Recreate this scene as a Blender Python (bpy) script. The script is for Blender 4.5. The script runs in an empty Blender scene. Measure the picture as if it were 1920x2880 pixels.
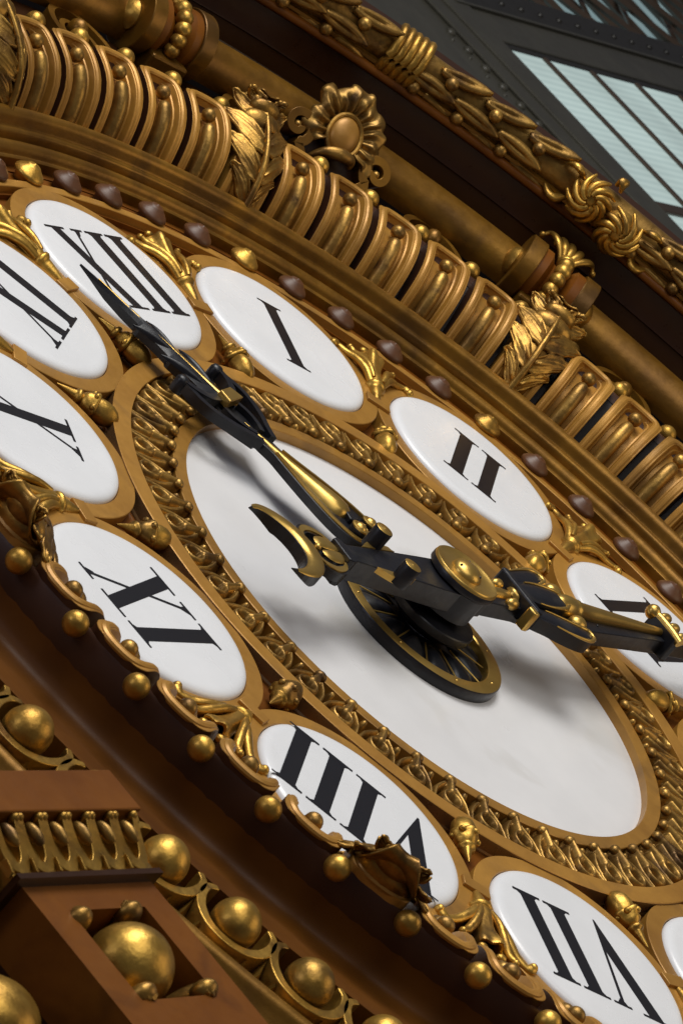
import bpy, bmesh, math, random
from mathutils import Vector, Matrix, noise
random.seed(7)
PI = math.pi
sc = bpy.context.scene
col = sc.collection

# ------------------------------------------------------------------ camera
# clock frame: x right, y up, z out of the dial ; world = clock frame turned upright
UP = Matrix.Rotation(PI/2, 4, 'X')
cam = bpy.data.cameras.new('camera')
cam.sensor_fit = 'HORIZONTAL'; cam.sensor_width = 36.0
cam.lens = 13407.2/1920*36.0
cam.dof.use_dof = True; cam.dof.focus_distance = 9.25; cam.dof.aperture_fstop = 28
cam.clip_start = .1; cam.clip_end = 200
co = bpy.data.objects.new('camera', cam); col.objects.link(co)
def rod(w):
    t = w.length
    return Matrix.Rotation(t, 3, w.normalized())
RC = rod(Vector((2.0516, -.4636, 1.2184)))
tc = Vector((.1535, .2165, 9.1957))
pos = -(RC.transposed() @ tc)
X, Y, Z = Vector(RC[0]), -Vector(RC[1]), -Vector(RC[2])
m = Matrix((X, Y, Z)).transposed().to_4x4(); m.translation = pos
co.matrix_world = UP @ m
sc.camera = co

# ------------------------------------------------------------------ light
w = bpy.data.worlds.new('World'); sc.world = w; w.use_nodes = True
bg = w.node_tree.nodes['Background']
bg.inputs[0].default_value = (.82, .82, .92, 1); bg.inputs[1].default_value = .10
def area(name, p, target, size, power, color, sy=None):
    l = bpy.data.lights.new(name, 'AREA'); l.energy = power; l.color = color
    l.shape = 'RECTANGLE'; l.size = size; l.size_y = sy or size
    o = bpy.data.objects.new(name, l); col.objects.link(o)
    p = UP @ Vector(p); t = UP @ Vector(target)
    o.location = p
    o.rotation_euler = (t-p).to_track_quat('-Z', 'Y').to_euler()
    return o
area('vault_skylight', (.4, 5.2, 8.4), (0, 0, 0), 6.0, 800, (1.0, .98, .94), 4.2)
area('front_fill', (-2.5, .5, 9.5), (0, 0, 0), 6.5, 270, (1.0, .985, .96), 6.5)  # added frontal fill lamp, lightens the shadows on the dial
area('side_skylight', (-7.5, 4.5, 3.2), (-.3, 0, 0), 2.6, 70, (.86, .86, 1.0), 2.2)
area('hall_bounce', (3.5, -4.5, 4.5), (0, 0, 0), 4.0, 80, (1.0, .80, .52), 4.0)
sc.view_settings.view_transform = 'Standard'; sc.view_settings.look = 'None'
sc.view_settings.exposure = 0; sc.view_settings.gamma = 1

# ------------------------------------------------------------------ materials
def mat(name, c1, c2=None, metal=0., rough=.4, rvar=.12, scale=9., bump=.15, bscale=40., spec=.5, coat=0., dirt=None, dscale=18., emis=0.):
    m = bpy.data.materials.new(name); m.use_nodes = True
    nt = m.node_tree; N = nt.nodes; L = nt.links; b = N['Principled BSDF']
    tc = N.new('ShaderNodeTexCoord')
    n1 = N.new('ShaderNodeTexNoise'); n1.inputs['Scale'].default_value = scale; n1.inputs['Detail'].default_value = 6; n1.inputs['Roughness'].default_value = .62
    oi = N.new('ShaderNodeObjectInfo'); ml = N.new('ShaderNodeVectorMath'); ml.operation = 'SCALE'; ml.inputs[0].default_value = (7.3, 3.1, 5.7)
    L.new(oi.outputs['Random'], ml.inputs['Scale']); ad = N.new('ShaderNodeVectorMath'); ad.operation = 'ADD'
    L.new(tc.outputs['Object'], ad.inputs[0]); L.new(ml.outputs['Vector'], ad.inputs[1]); vec = ad.outputs['Vector']
    L.new(vec, n1.inputs['Vector'])
    rp = N.new('ShaderNodeValToRGB'); rp.color_ramp.elements[0].position = .32; rp.color_ramp.elements[1].position = .7
    rp.color_ramp.elements[0].color = (*(c2 or c1), 1); rp.color_ramp.elements[1].color = (*c1, 1)
    L.new(n1.outputs['Fac'], rp.inputs['Fac'])
    out = rp.outputs['Color']
    if dirt:
        n3 = N.new('ShaderNodeTexNoise'); n3.inputs['Scale'].default_value = dscale; n3.inputs['Detail'].default_value = 9; n3.inputs['Distortion'].default_value = .6
        L.new(vec, n3.inputs['Vector'])
        r3 = N.new('ShaderNodeValToRGB'); r3.color_ramp.elements[0].position = .55; r3.color_ramp.elements[1].position = .70
        r3.color_ramp.elements[0].color = (0, 0, 0, 1); r3.color_ramp.elements[1].color = (.75, .75, .75, 1)
        L.new(n3.outputs['Fac'], r3.inputs['Fac'])
        mx = N.new('ShaderNodeMix'); mx.data_type = 'RGBA'
        L.new(r3.outputs['Color'], mx.inputs['Factor']); L.new(out, mx.inputs['A']); mx.inputs['B'].default_value = (*dirt, 1)
        out = mx.outputs['Result']
    if metal > .2:      # leaf laid in patches: slight tone change from piece to piece
        hs = N.new('ShaderNodeHueSaturation'); m4 = N.new('ShaderNodeMapRange'); m4.inputs['To Min'].default_value = .82; m4.inputs['To Max'].default_value = 1.12
        L.new(oi.outputs['Random'], m4.inputs['Value']); L.new(m4.outputs['Result'], hs.inputs['Value']); L.new(out, hs.inputs['Color']); out = hs.outputs['Color']
    L.new(out, b.inputs['Base Color'])
    b.inputs['Metallic'].default_value = metal
    b.inputs['Specular IOR Level'].default_value = spec
    b.inputs['Coat Weight'].default_value = coat; b.inputs['Coat Roughness'].default_value = .15
    mr = N.new('ShaderNodeMapRange'); mr.inputs['To Min'].default_value = max(.03, rough-rvar); mr.inputs['To Max'].default_value = rough+rvar
    n2 = N.new('ShaderNodeTexNoise'); n2.inputs['Scale'].default_value = bscale; n2.inputs['Detail'].default_value = 7
    L.new(vec, n2.inputs['Vector']); L.new(n2.outputs['Fac'], mr.inputs['Value']); L.new(mr.outputs['Result'], b.inputs['Roughness'])
    if bump:
        bp = N.new('ShaderNodeBump'); bp.inputs['Strength'].default_value = bump; bp.inputs['Distance'].default_value = .004
        L.new(n2.outputs['Fac'], bp.inputs['Height']); L.new(bp.outputs['Normal'], b.inputs['Normal'])
    if emis:
        b.inputs['Emission Color'].default_value = (*c1, 1); b.inputs['Emission Strength'].default_value = emis
    return m
M = {}
M['bronze'] = mat('bronze_paint', (.52, .265, .045), (.36, .170, .026), .32, .42, .12, 5, .14, 60, dirt=(.24, .12, .03), dscale=5)
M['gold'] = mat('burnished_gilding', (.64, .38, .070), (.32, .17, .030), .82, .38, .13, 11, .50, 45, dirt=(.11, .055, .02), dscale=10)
M['oldgold'] = mat('aged_gilding', (.47, .27, .060), (.19, .10, .024), .76, .40, .12, 14, .55, 38, dirt=(.06, .03, .018), dscale=13)
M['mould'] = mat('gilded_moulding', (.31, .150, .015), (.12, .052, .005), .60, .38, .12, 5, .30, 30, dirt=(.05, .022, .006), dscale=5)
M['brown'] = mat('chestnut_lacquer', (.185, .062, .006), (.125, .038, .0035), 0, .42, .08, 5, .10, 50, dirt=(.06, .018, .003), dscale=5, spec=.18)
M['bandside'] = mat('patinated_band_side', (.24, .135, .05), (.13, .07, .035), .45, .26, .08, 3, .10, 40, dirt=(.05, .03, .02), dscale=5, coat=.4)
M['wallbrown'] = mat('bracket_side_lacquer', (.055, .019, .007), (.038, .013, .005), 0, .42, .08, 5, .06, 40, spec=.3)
M['leafgold'] = mat('leaf_gilding', (.48, .27, .052), (.16, .08, .020), .80, .38, .12, 16, .55, 42, dirt=(.05, .024, .012), dscale=12)
M['covebrown'] = mat('cove_lacquer', (.125, .043, .0035), (.078, .025, .002), 0, .44, .07, 4, .08, 30, spec=.22)
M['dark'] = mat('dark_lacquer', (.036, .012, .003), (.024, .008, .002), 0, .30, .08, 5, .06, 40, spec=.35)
M['stud'] = mat('stud_lacquer', (.105, .040, .014), (.08, .030, .010), 0, .42, .05, 8, .05, 60, spec=.4)
M['enamel'] = mat('white_enamel', (.80, .815, .84), (.73, .745, .77), 0, .27, .07, 4.5, .0, 10)
M['dial'] = mat('dial_glass', (.80, .80, .81), (.69, .69, .70), 0, .30, .08, 2.2, .0, 6, coat=.15, dirt=(.60, .59, .57), dscale=3.5)
M['ink'] = mat('numeral_black', (.006, .006, .009), None, 0, .35, .03, 5, .0, 20)
M['black'] = mat('black_iron', (.010, .0105, .014), (.006, .006, .009), 0, .36, .10, 9, .18, 70, spec=.4, dirt=(.035, .032, .028), dscale=9)
M['handgold'] = mat('hand_gilding', (.66, .43, .11), (.52, .32, .075), .85, .32, .05, 10, .08, 70)
M['steel'] = mat('painted_steel', (.062, .058, .042), (.046, .043, .032), 0, .40, .08, 6, .06, 30)
M['steeldark'] = mat('dark_painted_steel', (.018, .016, .012), (.013, .012, .009), 0, .45, .08, 6, .06, 30)
M['mullion'] = mat('bronze_mullion', (.075, .048, .030), (.055, .036, .024), .2, .4, .08, 6, .05, 30)
M['back'] = mat('near_black', (.02, .010, .006), None, 0, .6, .05, 5, .0, 20)  # near-black brown for the bracket bed and the back wall
# ribbed daylight glass
def glassmat():
    m = bpy.data.materials.new('ribbed_skylight_glass'); m.use_nodes = True
    nt = m.node_tree; N = nt.nodes; L = nt.links; b = N['Principled BSDF']
    tc = N.new('ShaderNodeTexCoord'); wv = N.new('ShaderNodeTexWave'); wv.bands_direction = 'Y'; wv.inputs['Scale'].default_value = 7.5; wv.inputs['Distortion'].default_value = .15
    L.new(tc.outputs['Object'], wv.inputs['Vector'])
    rp = N.new('ShaderNodeValToRGB'); rp.color_ramp.elements[0].color = (.38, .49, .47, 1); rp.color_ramp.elements[1].color = (.46, .575, .545, 1)
    L.new(wv.outputs['Fac'], rp.inputs['Fac'])
    nz = N.new('ShaderNodeTexNoise'); nz.inputs['Scale'].default_value = 2.2; L.new(tc.outputs['Object'], nz.inputs['Vector'])
    mx = N.new('ShaderNodeMix'); mx.data_type = 'RGBA'; mx.blend_type = 'MULTIPLY'; mx.inputs['Factor'].default_value = .5
    L.new(rp.outputs['Color'], mx.inputs['A']); L.new(nz.outputs['Fac'], mx.inputs['B'])
    L.new(mx.outputs['Result'], b.inputs['Emission Color']); b.inputs['Emission Strength'].default_value = 1.0
    b.inputs['Base Color'].default_value = (.2, .24, .24, 1); b.inputs['Roughness'].default_value = .3
    return m
M['glass'] = glassmat()
M['glassfar'] = mat('blue_grey_roof_glass', (.16, .23, .24), (.12, .18, .19), 0, .3, .05, 2, 0, 10, emis=.9)  # blue grey roof glass, a darker tone than the wall panes

# ------------------------------------------------------------------ mesh helpers
class MB:
    def __init__(s): s.v = []; s.f = []
    def add(s, vs, fs):
        o = len(s.v); s.v += [tuple(v) for v in vs]; s.f += [tuple(i+o for i in f) for f in fs]; return s
def build(name, mb, m, parent=None, smooth=True, bevel=0, auto=None):
    me = bpy.data.meshes.new(name); me.from_pydata(mb.v, [], mb.f); me.validate(); me.update()
    bm = bmesh.new(); bm.from_mesh(me); bmesh.ops.recalc_face_normals(bm, faces=bm.faces); bm.to_mesh(me); bm.free()
    me.materials.append(M[m] if isinstance(m, str) else m)
    if smooth:
        me.polygons.foreach_set('use_smooth', [True]*len(me.polygons))
        try: me.set_sharp_from_angle(angle=auto if auto else .7)
        except Exception: pass
    o = bpy.data.objects.new(name, me); col.objects.link(o)
    if parent: o.parent = parent
    if bevel:
        b = o.modifiers.new('edge', 'BEVEL'); b.width = bevel; b.segments = 2; b.limit_method = 'ANGLE'; b.angle_limit = .6
        b.harden_normals = False
    return o
def grid(nu, nv, fn, cu=False, cv=False):
    vs = [fn(i/(nu if cu else nu-1), j/(nv if cv else nv-1)) for i in range(nu) for j in range(nv)]
    fs = []
    for i in range(nu if cu else nu-1):
        for j in range(nv if cv else nv-1):
            i2 = (i+1) % nu; j2 = (j+1) % nv
            fs.append((i*nv+j, i2*nv+j, i2*nv+j2, i*nv+j2))
    return vs, fs
def ring(mb, prof, a0=0, a1=360, n=180):
    full = abs(a1-a0) >= 359.9
    def fn(u, v):
        a = math.radians(a0+(a1-a0)*u); r, z = prof[min(len(prof)-1, int(round(v*(len(prof)-1))))]
        return (r*math.cos(a), r*math.sin(a), z)
    mb.add(*grid(n, len(prof), fn, cu=full)); return mb
def lathe(mb, prof, c=(0, 0, 0), axis='z', n=24, mod=None):
    """profile of (radius, height) turned about an axis through c"""
    def fn(u, v):
        r, h = prof[min(len(prof)-1, int(round(v*(len(prof)-1))))]
        a = 2*PI*u; rr = r*(1+(mod(a, v) if mod else 0))
        x, y = rr*math.cos(a), rr*math.sin(a)
        if axis == 'z': p = (x, y, h)
        elif axis == 'x': p = (h, x, y)
        else: p = (x, h, y)
        return (c[0]+p[0], c[1]+p[1], c[2]+p[2])
    mb.add(*grid(n, len(prof), fn, cu=True)); return mb
def ell(mb, c, r, n=14, k=9, rot=None):
    def fn(u, v):
        a = 2*PI*u; t = PI*v
        p = Vector((r[0]*math.sin(t)*math.cos(a), r[1]*math.sin(t)*math.sin(a), r[2]*math.cos(t)))
        if rot is not None: p = rot @ p
        return tuple(Vector(c)+p)
    mb.add(*grid(n, k, fn, cu=True)); return mb
def tube(mb, pts, rad, n=10, flat=1.0, up=Vector((0, 0, 1)), caps=True):
    P = [Vector(p) for p in pts]; R = rad if isinstance(rad, (list, tuple)) else [rad]*len(P)
    rings = []
    for i, p in enumerate(P):
        t = (P[min(i+1, len(P)-1)]-P[max(i-1, 0)]).normalized()
        s = t.cross(up)
        if s.length < 1e-4: s = t.cross(Vector((1, 0, 0)))
        s.normalize(); q = s.cross(t).normalized()
        rings.append([tuple(p+s*R[i]*math.cos(a)+q*R[i]*flat*math.sin(a)) for a in [2*PI*k/n for k in range(n)]])
    vs = [v for r in rings for v in r]; fs = []
    for i in range(len(P)-1):
        for k in range(n):
            k2 = (k+1) % n; fs.append((i*n+k, (i+1)*n+k, (i+1)*n+k2, i*n+k2))
    if caps:
        fs.append(tuple(range(n))); fs.append(tuple((len(P)-1)*n+k for k in range(n)))
    mb.add(vs, fs); return mb
def smoothpath(pts, k=5, closed=False):
    """Catmull-Rom through the points (any dimension)"""
    out = []; n = len(pts)
    rng = range(n if closed else n-1)
    for i in rng:
        g = lambda j: pts[j % n] if closed else pts[max(0, min(n-1, j))]
        a, b, c, d = g(i-1), g(i), g(i+1), g(i+2)
        for s in range(k):
            t = s/k
            out.append(tuple(.5*((2*b[q])+(-a[q]+c[q])*t+(2*a[q]-5*b[q]+4*c[q]-d[q])*t*t+(-a[q]+3*b[q]-3*c[q]+d[q])*t**3) for q in range(len(b))))
    if not closed: out.append(tuple(pts[-1]))
    return out
def prism(mb, out, z0, z1):
    n = len(out); vs = [(x, y, z0) for x, y in out]+[(x, y, z1) for x, y in out]
    fs = [tuple(range(n-1, -1, -1)), tuple(range(n, 2*n))]+[(i, (i+1) % n, n+(i+1) % n, n+i) for i in range(n)]
    mb.add(vs, fs); return mb
def box(mb, x0, x1, y0, y1, z0, z1): return prism(mb, [(x0, y0), (x1, y0), (x1, y1), (x0, y1)], z0, z1)
def dome(mb, out, z0, h, cx, cy, k=5, power=.55):
    """a cushion rising over an outline"""
    n = len(out); vs = []; fs = []
    for j in range(k+1):
        s = 1-j/k; zz = z0+h*(1-s*s)**power
        if j == k: vs.append((cx, cy, z0+h)); break
        vs += [(cx+(x-cx)*s, cy+(y-cy)*s, zz) for x, y in out]
    for j in range(k-1):
        for i in range(n): fs.append((j*n+i, j*n+(i+1) % n, (j+1)*n+(i+1) % n, (j+1)*n+i))
    for i in range(n): fs.append(((k-1)*n+i, (k-1)*n+(i+1) % n, k*n))
    mb.add(vs, fs); return mb
def ridge(mb, spine, half, z0, h):
    """long cushion: spine points (x,y), half widths, rising to h along the middle"""
    rows = []
    n = len(spine)
    for i, (x, y) in enumerate(spine):
        a = Vector(spine[max(i-1, 0)]); b = Vector(spine[min(i+1, n-1)]); t = (b-a).normalized(); nx, ny = -t.y, t.x
        row = []
        for q in (-1, -.8, -.45, 0, .45, .8, 1):
            row.append((x+nx*half[i]*q, y+ny*half[i]*q, z0+h*min(1, half[i]/max(half)*1.0)*math.sqrt(max(0, 1-q*q))))
        rows.append(row)
    vs = [v for r in rows for v in r]
    fs = [(i*7+j, (i+1)*7+j, (i+1)*7+j+1, i*7+j+1) for i in range(n-1) for j in range(6)]
    mb.add(vs, fs); return mb
def strip(mb, path, hw, z0, z1, closed=False):
    """a flat band of half width hw following a 2-D path, with thickness"""
    n = len(path); vs = []; H = hw if isinstance(hw, (list, tuple)) else [hw]*n
    for i, (x, y) in enumerate(path):
        a = Vector(path[(i-1) % n] if closed else path[max(i-1, 0)]); b = Vector(path[(i+1) % n] if closed else path[min(i+1, n-1)])
        t = (b-a).normalized(); nx, ny = -t.y*H[i], t.x*H[i]
        vs += [(x+nx, y+ny, z0), (x-nx, y-ny, z0), (x-nx, y-ny, z1), (x+nx, y+ny, z1)]
    fs = []
    for i in range(n if closed else n-1):
        j = (i+1) % n
        for k in range(4):
            fs.append((i*4+k, j*4+k, j*4+(k+1) % 4, i*4+(k+1) % 4))
    if not closed: fs += [(0, 1, 2, 3), ((n-1)*4, (n-1)*4+3, (n-1)*4+2, (n-1)*4+1)]
    mb.add(vs, fs); return mb
def thing(name, label, cat, loc=(0, 0, 0), group=None):
    o = bpy.data.objects.new(name, None); col.objects.link(o); o.empty_display_size = .1
    o.location = UP @ Vector(loc); o.rotation_euler = (PI/2, 0, 0)
    o['label'] = label; o['category'] = cat
    if group: o['group'] = group
    return o
def tag(o, label, cat, group=None):
    o['label'] = label; o['category'] = cat
    if group: o['group'] = group
    return o
def dup(o, parent, rz=None, name=None, label=None):
    c = o.copy(); col.objects.link(c); c.parent = parent
    if rz is not None: c.rotation_euler = (0, 0, rz)
    if label: c['label'] = label
    for ch in list(o.children):
        d = ch.copy(); col.objects.link(d); d.parent = c
    return c
def seen(r, a, z, mg=260):
    """is this point of the clock near the picture? (skip what the photo never shows)"""
    p = RC @ Vector((r*math.cos(a), r*math.sin(a), z)) + tc
    u = 960+13407.2*p.x/p.z; v = 1440+13407.2*p.y/p.z
    return -mg < u < 1920+mg and -mg < v < 2880+mg
rad = math.radians

# ================================================================== THE CLOCK
clock = thing('wall_clock', 'huge white enamel dial with roman numeral plates in gilded rings and black hands', 'clock')
ZB = -.028
build('backboard', ring(MB(), [(.70, ZB), (1.0, ZB), (1.225, ZB), (1.245, ZB), (1.2451, -.016), (1.262, -.016), (1.322, -.016), (1.3225, -.021), (1.327, -.021), (1.3275, -.016), (1.346, -.016), (1.3461, ZB-.03)], n=240), 'brown', clock)
# white centre, very slightly bowed
build('dial_face', ring(MB(), [(.0005, -.019), (.1, -.019), (.3, -.0195), (.5, -.020), (.56, -.021), (.585, -.0225)], n=200), 'dial', clock)
build('dial_rim', ring(MB(), [(.568, -.022), (.568, -.003), (.5692, -.001), (.5990, -.0005), (.6005, -.0018), (.601, -.034)], n=240), 'bronze', clock, auto=.35)
build('ornament_bed', ring(MB(), [(.599, -.034), (.650, -.032), (.706, -.034)], n=200), 'dark', clock)  # dark colour stands in for shade in the crevices of the carving
ob = build('outer_band', ring(MB(), [(.704, -.036), (.7045, .0035), (.7055, .0050), (.7462, .0050), (.7478, .0036)], n=240), 'bronze', clock, auto=.35)
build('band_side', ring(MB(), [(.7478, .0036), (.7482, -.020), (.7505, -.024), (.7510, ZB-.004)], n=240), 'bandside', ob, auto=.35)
# carved leaf border, 50 leaves
def leaf_unit():
    """one 7.2 degree unit of the low relief border: ringed leaf with rolled tip, flanking tendrils and darts"""
    mb = MB(); NR, NS = 46, 49
    def seg(p, q, pts, w0, w1):
        best = 9
        for k in range(len(pts)-1):
            ax, ay = pts[k]; bx, by = pts[k+1]; dx, dy = bx-ax, by-ay
            t = max(0, min(1, ((p-ax)*dx+(q-ay)*dy)/(dx*dx+dy*dy)))
            f = (k+t)/(len(pts)-1); w = w0+(w1-w0)*f
            d = math.hypot(p-ax-t*dx, q-ay-t*dy)/w
            best = min(best, d)
        return math.sqrt(max(0, 1-best*best)) if best < 1 else 0
    def hf(p, s):
        # p outward 0..1 over .104, s across in the same length unit (half unit = .4)
        a = abs(s); h = 0
        dr = math.hypot((p-.71)/.25, s/.225); d = abs(dr-.80)/.34
        h = max(h, .95*math.sqrt(max(0, 1-d*d)))
        h = max(h, 1.0*seg(p, s, [(.48, 0), (.30, 0), (.10, 0)], .150, .115))
        h = max(h, .85*seg(p, a, [(1.02, .37), (.80, .35), (.58, .32), (.40, .24), (.24, .13)], .062, .085))
        db = math.hypot((p-.15)/.115, (a-.385)/.095); h = max(h, .75*math.sqrt(max(0, 1-db*db)))
        dk = math.hypot((p-.06)/.12, s/.14); h = max(h, .75*math.sqrt(max(0, 1-dk*dk)))
        return h
    def fn(u, v):
        p = -.045+1.075*u; a = (v*2-1)*rad_(3.6)
        r = .603+.104*p; s = a*.652/.104
        h = hf(p, s)
        z = -.036+.043*h+(.007*(1-p) if h > .05 else 0)
        return (r*math.cos(a), r*math.sin(a), z)
    rad_ = math.radians
    mb.add(*grid(NR, NS, fn)); ell(mb, (.6100, 0, .004), (.0115, .0130, .0105), 16, 10); return mb
lu = None
for k in range(50):
    a = rad(-179.3+7.2*k)
    if lu is None:
        lu = build('carved_leaf', leaf_unit(), 'oldgold', clock, auto=1.0); lu.rotation_euler = (0, 0, a)
    else: dup(lu, clock, a)

# ---- numeral plates
def glyph(txt):
    """strokes of didone roman numerals: list of polygons, total width centred on 0"""
    H = .119; st = .0062; P = []; x = 0.0; gap = .0085
    for i, ch in enumerate(txt):
        if ch == 'I':
            W = .0665; c = x+W/2; h = .0172
            P += [[(c-h, -H), (c+h, -H), (c+h, H), (c-h, H)]]
            for s in (1, -1):
                y0, y1 = s*H, s*(H-st)
                P += [[(x, y0), (x+W, y0), (x+W, y1), (x, y1)]]
                P += [[(c-h-.007, y1), (c+h+.007, y1), (c+h, s*(H-st-.007)), (c-h, s*(H-st-.007))]]
        elif ch == 'X':
            W = .138
            P += [[(x+.020, H), (x+.052, H), (x+.113, -H), (x+.080, -H)]]
            P += [[(x+.110, H), (x+.118, H), (x+.027, -H), (x+.019, -H)]]
            for a, b, y0 in ((.0, .070, H), (.094, .136, H), (.0, .046, -H), (.062, .134, -H)):
                s = 1 if y0 > 0 else -1; y1 = y0-s*st
                P += [[(x+a, y0), (x+b, y0), (x+b, y1), (x+a, y1)]]
            P += [[(x+.105, H-st), (x+.125, H-st), (x+.113, H-.022), (x+.109, H-.022)], [(x+.012, -H+st), (x+.034, -H+st), (x+.032, -H+.022), (x+.027, -H+.022)]]
        else:
            W = .142
            P += [[(x+.014, H), (x+.050, H), (x+.0892, -.043), (x+.1135, H), (x+.1220, H), (x+.0815, -H-.018), (x+.0775, -H-.018)]]
            for a, b in ((0, .068), (.097, .142)):
                P += [[(x+a, H+.0001), (x+b, H+.0001), (x+b, H-st), (x+a, H-st)]]
            P += [[(x+.106, H-st), (x+.131, H-st), (x+.121, H-.020), (x+.114, H-.020)]]
        x += W+gap
    x -= gap
    return [[(px-x/2, py) for px, py in p] for p in P]
def numeral(txt, parent):
    mb = MB()
    for i, p in enumerate(glyph(txt)):
        z = .0116+.00003*i
        mb.add([(1+y, -xx, z) for xx, y in p], [tuple(range(len(p)))])
    return build('numeral', mb, 'ink', parent, smooth=False)
plate = MB()
def off(prof, c=1.0): return prof
lathe(plate, [(.0005, .0112), (.12, .0111), (.196, .0108), (.204, .0102), (.210, .0088), (.2145, .0066), (.218, .0036), (.2200, .0000), (.2208, -.004), (.221, -.03)], (1, 0, 0), n=120)
frame = MB(); lathe(frame, [(.2222, -.03), (.2222, -.0010), (.2236, .0008), (.2578, .0008), (.2592, -.0006), (.2594, ZB-.002)], (1, 0, 0), n=110)
numerals = {1: 'I', 2: 'II', 3: 'III', 4: 'IIII', 5: 'V', 6: 'VI', 7: 'VII', 8: 'VIII', 9: 'IX', 10: 'X', 11: 'XI', 12: 'XII'}
p0 = f0 = None
for h in range(1, 13):
    a = PI/2-h*PI/6
    if p0 is None:
        p0 = build('numeral_plate', plate, 'enamel', clock); f0 = build('plate_ring', frame, 'bronze', clock, auto=.35); pp = p0
        p0.rotation_euler = f0.rotation_euler = (0, 0, a)
    else:
        pp = p0.copy(); col.objects.link(pp); pp.parent = clock; pp.rotation_euler = (0, 0, a); dup(f0, clock, a)
    numeral(numerals[h], pp)
build('outer_ring', ring(MB(), [(1.2535, ZB-.002), (1.2540, -.0008), (1.2555, .0006), (1.2755, .0006), (1.2768, -.0006), (1.2772, ZB)], n=260), 'bronze', clock, auto=.35)
jb = fl = sp = None
def joint():
    mb = MB(); box(mb, .950, .982, -.030, .030, ZB, .0078); return mb
def bud():
    mb = MB()
    lathe(mb, [(.0012, .876), (.0035, .868), (.0085, .846), (.0105, .838), (.0108, .836), (.0155, .834), (.0175, .830), (.016, .8255), (.012, .823), (.0105, .821)], axis='x', n=16)
    lathe(mb, [(.0105, .823), (.017, .818), (.021, .812), (.0225, .806), (.026, .801), (.0285, .796), (.0265, .792), (.022, .790)], axis='x', n=28, mod=lambda a, v: .13*math.cos(4*a)*v)
    lathe(mb, [(.019, .798), (.0235, .785), (.0245, .772), (.0225, .758), (.017, .746), (.009, .738), (.0005, .7355)], axis='x', n=28, mod=lambda a, v: .10*abs(math.cos(2*a+.4))-.06)
    for k in range(6):
        an = k*PI/3+.3
        ell(mb, (.800, .0235*math.cos(an), .0235*math.sin(an)), (.0065, .008, .008), 8, 6)
    return mb
def spray():
    mb = MB()
    lathe(mb, [(.001, .962), (.006, .975), (.013, 1.003), (.0165, 1.022), (.0168, 1.028), (.021, 1.031), (.0245, 1.036), (.0235, 1.042), (.019, 1.045)], axis='x', n=20)
    # central fluted cup
    lathe(mb, [(.019, 1.044), (.0225, 1.058), (.021, 1.080), (.0195, 1.105), (.022, 1.130), (.0275, 1.152), (.031, 1.168), (.029, 1.176), (.024, 1.176), (.020, 1.166), (.015, 1.150)], axis='x', n=30, mod=lambda a, v: .16*math.cos(5*a)*min(1, v*1.4))
    for s in (-1, 1):
        P = smoothpath([(1.050, s*.010, .006), (1.080, s*.026, .014), (1.110, s*.046, .012), (1.132, s*.068, .004), (1.146, s*.090, .002), (1.140, s*.102, .004)], 4)
        n = len(P); tube(mb, P, [.012*(1-.35*i/n)+(.003 if i > n-5 else 0) for i in range(n)], 12, .8)
        ell(mb, (1.134, s*.104, .002), (.0105, .010, .012))
        P = smoothpath([(1.055, s*.012, .016), (1.090, s*.022, .020), (1.125, s*.034, .014), (1.150, s*.046, .006), (1.162, s*.056, .008)], 4)
        n = len(P); tube(mb, P, [.006+.003*math.sin(PI*i/n) for i in range(n)], 10)
        ell(mb, (1.164, s*.058, .006), (.008, .008, .009))
        ell(mb, (1.185, s*.020, .010), (.009, .011, .008))
    return mb
for k in range(12):
    a = rad(15+30*k)
    if seen(.97, a, 0):
        if jb is None: jb = build('joint_block', joint(), 'bronze', clock, bevel=.0015); jb.rotation_euler = (0, 0, a)
        else: dup(jb, clock, a)
    if seen(.80, a, 0):
        if fl is None: fl = build('flower_bud', bud(), 'gold', clock, auto=1.2); fl.rotation_euler = (0, 0, a)
        else: dup(fl, clock, a)
    if seen(1.1, a, 0):
        if sp is None: sp = build('flower_spray', spray(), 'gold', clock, auto=1.2); sp.rotation_euler = (0, 0, a)
        else: dup(sp, clock, a)
# minute studs
def stud():
    return lathe(MB(), [(.022, -.018), (.0250, -.010), (.0265, -.002), (.0330, .0005), (.0352, .004), (.0350, .0085), (.0318, .0128), (.0262, .0175), (.0205, .0215), (.0172, .0245), (.0150, .0268), (.0138, .0275), (.0055, .0286), (.0018, .0310), (.0003, .0316)], (1.2990, 0, 0), n=30)
sd = None; sg = None
for k in range(60):
    a = rad(90-6*k)
    if not seen(1.29, a, 0): continue
    gold = (k % 5 == 0)
    if gold:
        if sg is None: sg = build('minute_stud', stud(), 'gold', clock); sg.rotation_euler = (0, 0, a); sg['label'] = 'gilded hour stud'
        else: dup(sg, clock, a)
    else:
        if sd is None: sd = build('minute_stud', stud(), 'stud', clock); sd.rotation_euler = (0, 0, a)
        else: dup(sd, clock, a)

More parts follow.
